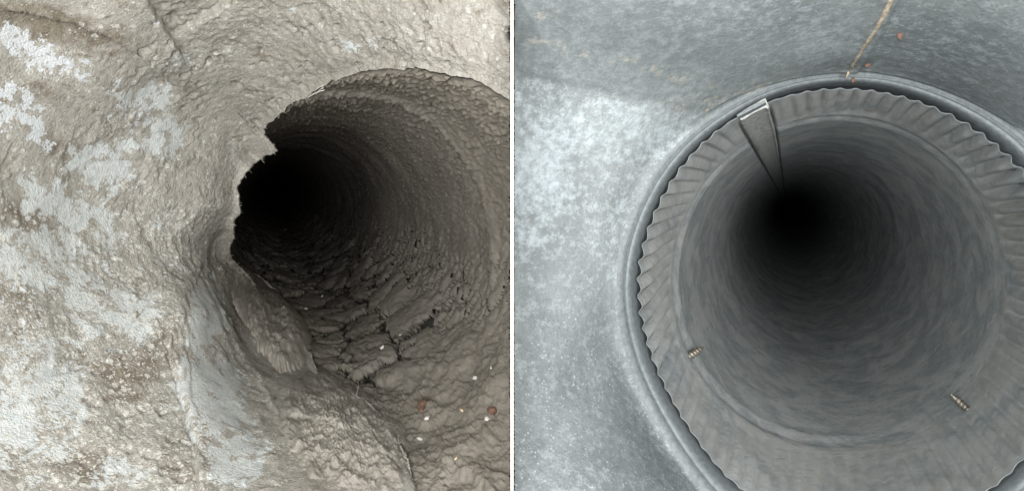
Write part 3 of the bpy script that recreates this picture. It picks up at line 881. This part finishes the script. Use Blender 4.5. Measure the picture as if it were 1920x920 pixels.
# ================================================================== loose debris in the dusty pipe
def on_left_pipe(px, py, lift=0.0):
    ph, Y = LP.hit(px, py)
    hv, _, _, _ = crust(np.array([[math.cos(ph), math.sin(ph), Y]]), np.array([ph]), np.array([Y]))
    # the crust stands proud: slide along the ray until it meets the raised surface
    for _ in range(12):
        q_ = P3(px, py, Y)
        ax_ = LP.axis(Y)
        rad_ = math.hypot(q_[0] - ax_[0], q_[2] - ax_[2]); ph = math.atan2(q_[2] - ax_[2], q_[0] - ax_[0])
        hv, _, _, _ = crust(np.array([[math.cos(ph), math.sin(ph), Y]]), np.array([ph]), np.array([Y]))
        err = rad_ - (1 - float(hv[0]))
        Y -= err * Y / 1.6 * 0.8
    return P3(px, py, Y), -np.array([math.cos(ph), 0, math.sin(ph)])
chips = [
    (573, 581, 8, 'C', 'tall white chip standing alone on the crust beside the pale dust heap', 'chip'),
    (562, 613, 5, 'C', 'small white crumb at the tip of the pale dust heap', 'crumb'),
    (604, 556, 6, 'F', 'wispy pale crumb in a crack above the tall white chip', 'crumb'),
    (692, 628, 5, 'C', 'thin white sliver on the lower edge of the widest dust flake', 'sliver'),
    (717, 653, 8, 'C', 'white angular chip at the edge of a crack in the middle of the pipe floor', 'chip'),
    (697, 653, 5, 'C', 'little pale crumb just left of the white angular chip', 'crumb'),
    (752, 628, 5, 'C', 'pale crumb on a crack to the right of the thin white sliver', 'crumb'),
    (774, 678, 5, 'C', 'grey white crumb in the crack below the rounded flakes', 'crumb'),
    (892, 709, 9, 'C', 'flat white chip lying below the large round flake', 'chip'),
    (801, 786, 10, 'C', 'white chip under the red brown stain', 'chip'),
    (793, 763, 13, 'R', 'red brown rusty flake lying on the dark dust floor', 'rust flake'),
    (867, 770, 10, 'W', 'straw coloured splinter standing on the dark dust', 'splinter'),
    (914, 786, 9, 'C', 'pale chip beside the rusty crumb near the divider', 'chip'),
    (925, 772, 11, 'R', 'rusty brown crumb near the divider', 'rust flake'),
    (788, 824, 9, 'C', 'dull white flat chip low on the pipe floor', 'chip'),
    (855, 860, 8, 'W', 'yellowish sliver lowest on the dark dust floor', 'splinter'),
    (846, 582, 11, 'D', 'black charred twig in a crack above the large round flake', 'twig'),
    (922, 690, 5, 'C', 'tiny pale crumb to the right of the flat white chip', 'crumb'),
    (535, 432, 5, 'C', 'tiny bright speck far inside the dark pipe', 'crumb'),
]
for i, (px, py, s_, kind, lab, nm) in enumerate(chips):
    pp, nn = on_left_pipe(px, py)
    size = s_ / F * pp[1]
    mat = {'C': MAT_CHIP, 'W': MAT_WOOD, 'R': MAT_RUST, 'D': MAT_DARK, 'F': MAT_CHIP}[kind]
    asp = {'C': 1.4, 'W': 2.4, 'R': 1.6, 'D': 3.2, 'F': 2.2}[kind]
    sz = size * 0.72 * {'C': .75, 'W': .38, 'R': 1.2, 'D': .32, 'F': .5}[kind]
    tilt = nn + np.array([0, -0.9, 0]) + 0.4 * rng.normal(size=3)
    o = flake(nm.replace(' ', '_'), pp + nn * sz * .5, tilt, sz, sz * .55, mat, None, 50 + i, asp, 9)
    tag(o, lab, nm, 'debris lying on the dusty pipe floor')

# ---- loose lint clinging to the rim of the opening
LVs = []; LFs = []
lr = np.random.default_rng(77)
cand = np.nonzero((lx < 800) & (ly > 180) | (lx < 660))[0]
for k in range(2200):
    i_ = int(lr.choice(cand)); row = int(abs(lr.normal(0, 7)))
    p0 = disp_l[row, i_] ; nn = nrm_l[row, i_]
    d_ = nn * lr.uniform(.2, .9) + lr.normal(size=3) * 0.8
    d_ /= np.linalg.norm(d_)
    side_ = np.cross(d_, -p0); side_ /= np.linalg.norm(side_) + 1e-9
    bend = lr.normal(size=3) * 1.1
    L = lr.uniform(.004, .016); wd = lr.uniform(.0008, .0018)
    b0 = len(LVs)
    for j in range(4):
        s_ = j / 3
        c_ = p0 + d_ * L * s_ + bend * L * s_ * s_
        LVs += [c_ - side_ * wd * (1 - .6 * s_), c_ + side_ * wd * (1 - .6 * s_)]
        if j: LFs.append((b0 + 2 * j - 2, b0 + 2 * j - 1, b0 + 2 * j + 1, b0 + 2 * j))
LVs = np.array(LVs); LFs = np.array(LFs)
ln = mesh('lint', LVs, LFs, MAT_FLUFF, ldirty, origin=LVs.mean(0))
ln['kind'] = 'stuff'
# ---- fluffy dust heaps on the lower lip of the opening
wallY = disp_l[..., 1]
wpx = 960 + disp_l[..., 0] / wallY * F; wpy = 460 - disp_l[..., 2] / wallY * F
def surf_depth(px, py):
    d2 = (wpx - px) ** 2 + (wpy - py) ** 2
    k_ = int(np.argmin(d2))
    if d2.ravel()[k_] < 30:
        return float(wallY.ravel()[k_])
    return float(on_left_pipe(px, py)[0][1])
def heap(label, outline, lift, seed, mat=MAT_FLUFF):
    o_ = np.array(outline, float); c_ = o_.mean(0)
    n_ = 300; m_ = 90
    P_ = np.vstack([o_, o_[:1]]); sl_ = np.r_[0, np.cumsum(np.hypot(*np.diff(P_, axis=0).T))]
    uu = np.linspace(0, sl_[-1], n_, endpoint=False)
    ex = circ_smooth(np.interp(uu, sl_, P_[:, 0]), 6); ey = circ_smooth(np.interp(uu, sl_, P_[:, 1]), 6)
    nz_ = fbm(np.stack([ex / 22, ey / 22, np.full(n_, seed)], -1), 4, seed, 0.65)
    pts_ = [(x_, y_, surf_depth(x_, y_)) for (x_, y_) in np.vstack([np.stack([ex, ey], -1)[::25], c_[None], c_ + 0.5 * (o_[::2] - c_)])]
    sh_ = TPS(pts_, 5e-3)
    sr = np.linspace(0, 1.0, m_)[:, None]
    jg = sr * (1 + 0.09 * nz_[None] * sr ** 3)
    X_ = c_[0] + (ex - c_[0])[None] * jg; Y_ = c_[1] + (ey - c_[1])[None] * jg
    D_ = sh_(X_, Y_)
    B_ = P3(X_, Y_, D_)
    q_ = warp(B_, 0.06, 9, seed)
    up = lift * np.clip(1 - sr ** 2.0, 0, 1) ** 0.8 * (0.85 + 0.4 * fbm(np.stack([X_ / 60, Y_ / 60, 0 * X_ + seed], -1), 4, seed + 5, 0.6)) + (1 - sr ** 6) * (0.030 * fbm(np.stack([X_ / 26, Y_ / 26, 0 * X_ + seed], -1), 5, seed + 9, 0.7)) - 0.03 * sr ** 8
    tow = -B_ / np.linalg.norm(B_, axis=-1, keepdims=True) * 0.8 + np.array([-0.1, 0, 0.6])
    V_ = (B_ + tow * up[..., None]).reshape(-1, 3)
    o = mesh('dust_heap', V_, grid_quads(m_, n_), mat, None, origin=V_.mean(0))
    tag(o, label, 'dust heap', 'fluffy dust heaps on the lower lip of the opening')
heap('pale fluffy dust heap at the narrow end of the lip, beside the lone white chip', [(420, 505), (455, 495), (495, 520), (540, 560), (575, 600), (592, 645), (580, 690), (530, 705), (480, 650), (440, 580)], 0.26, 501)
heap('broad grey fluffy dust heap lowest on the lip, below the narrow pale heap', [(525, 730), (570, 690), (615, 682), (665, 715), (715, 748), (765, 800), (780, 860), (770, 925), (660, 940), (580, 900), (520, 830), (505, 775)], 0.07, 517, MAT_GREYFLUFF)

# ---- bright bristles caught on the upper left rim
for (ax_, ay_, bx_, by_, lab_) in [(574, 185, 608, 169, 'longest and lowest bright bristle caught on the upper left rim of the dirty opening'), (589, 172, 606, 161, 'topmost short bright bristle on the upper left rim of the dirty opening'), (592, 178, 606, 165, 'shortest bright bristle lying between the topmost and the longest on the dirty rim')]:
    a_ = P3(ax_, ay_, 3.98); b_ = P3(bx_, by_, 3.80)
    d_ = (b_ - a_) / np.linalg.norm(b_ - a_); x_ = np.cross(d_, (0, 1, 0)); x_ /= np.linalg.norm(x_); y_ = np.cross(d_, x_)
    V = []; Fc = []
    for j in range(6):
        s_ = j / 5; c_ = a_ * (1 - s_) + b_ * s_ + x_ * 0.006 * math.sin(math.pi * s_)
        for k in range(6):
            th = math.pi * k / 3
            V.append(c_ + (x_ * math.cos(th) + y_ * math.sin(th)) * 0.0032 * (1 - 0.5 * abs(2 * s_ - 1)))
        if j:
            Fc += [((j - 1) * 6 + k, (j - 1) * 6 + (k + 1) % 6, j * 6 + (k + 1) % 6, j * 6 + k) for k in range(6)]
    Fc += [tuple(range(6))[::-1], tuple(range(30, 36))]
    tag(mesh('bristle', np.array(V), Fc, MAT_FIBRE, None, origin=a_), lab_, 'bristle', 'bristles on the upper left rim')

# ================================================================== partition between the two ducts
hw = 2.6 / F * 2.7
def boxm(name, x0, x1, y0, y1, z0, z1, mat, parent):
    V = [(x, y, z) for x in (x0, x1) for y in (y0, y1) for z in (z0, z1)]
    Fc = [(0, 1, 3, 2), (4, 6, 7, 5), (0, 4, 5, 1), (2, 3, 7, 6), (0, 2, 6, 4), (1, 5, 7, 3)]
    return mesh(name, np.array(V, float), Fc, mat, parent, smooth=False, origin=((x0 + x1) / 2, (y0 + y1) / 2, (z0 + z1) / 2))
div = thing('divider', 'thin upright cream divider standing between the dusty duct and the clean duct', 'divider', (0, 2.7, -1.8))
boxm('panel', -hw * .8, hw * .8, 2.73, 4.3, -1.8, 1.8, MAT_PANEL, div)
boxm('edge_trim', -hw, hw, 2.7, 2.73, -1.8, 1.8, MAT_CREAM, div)
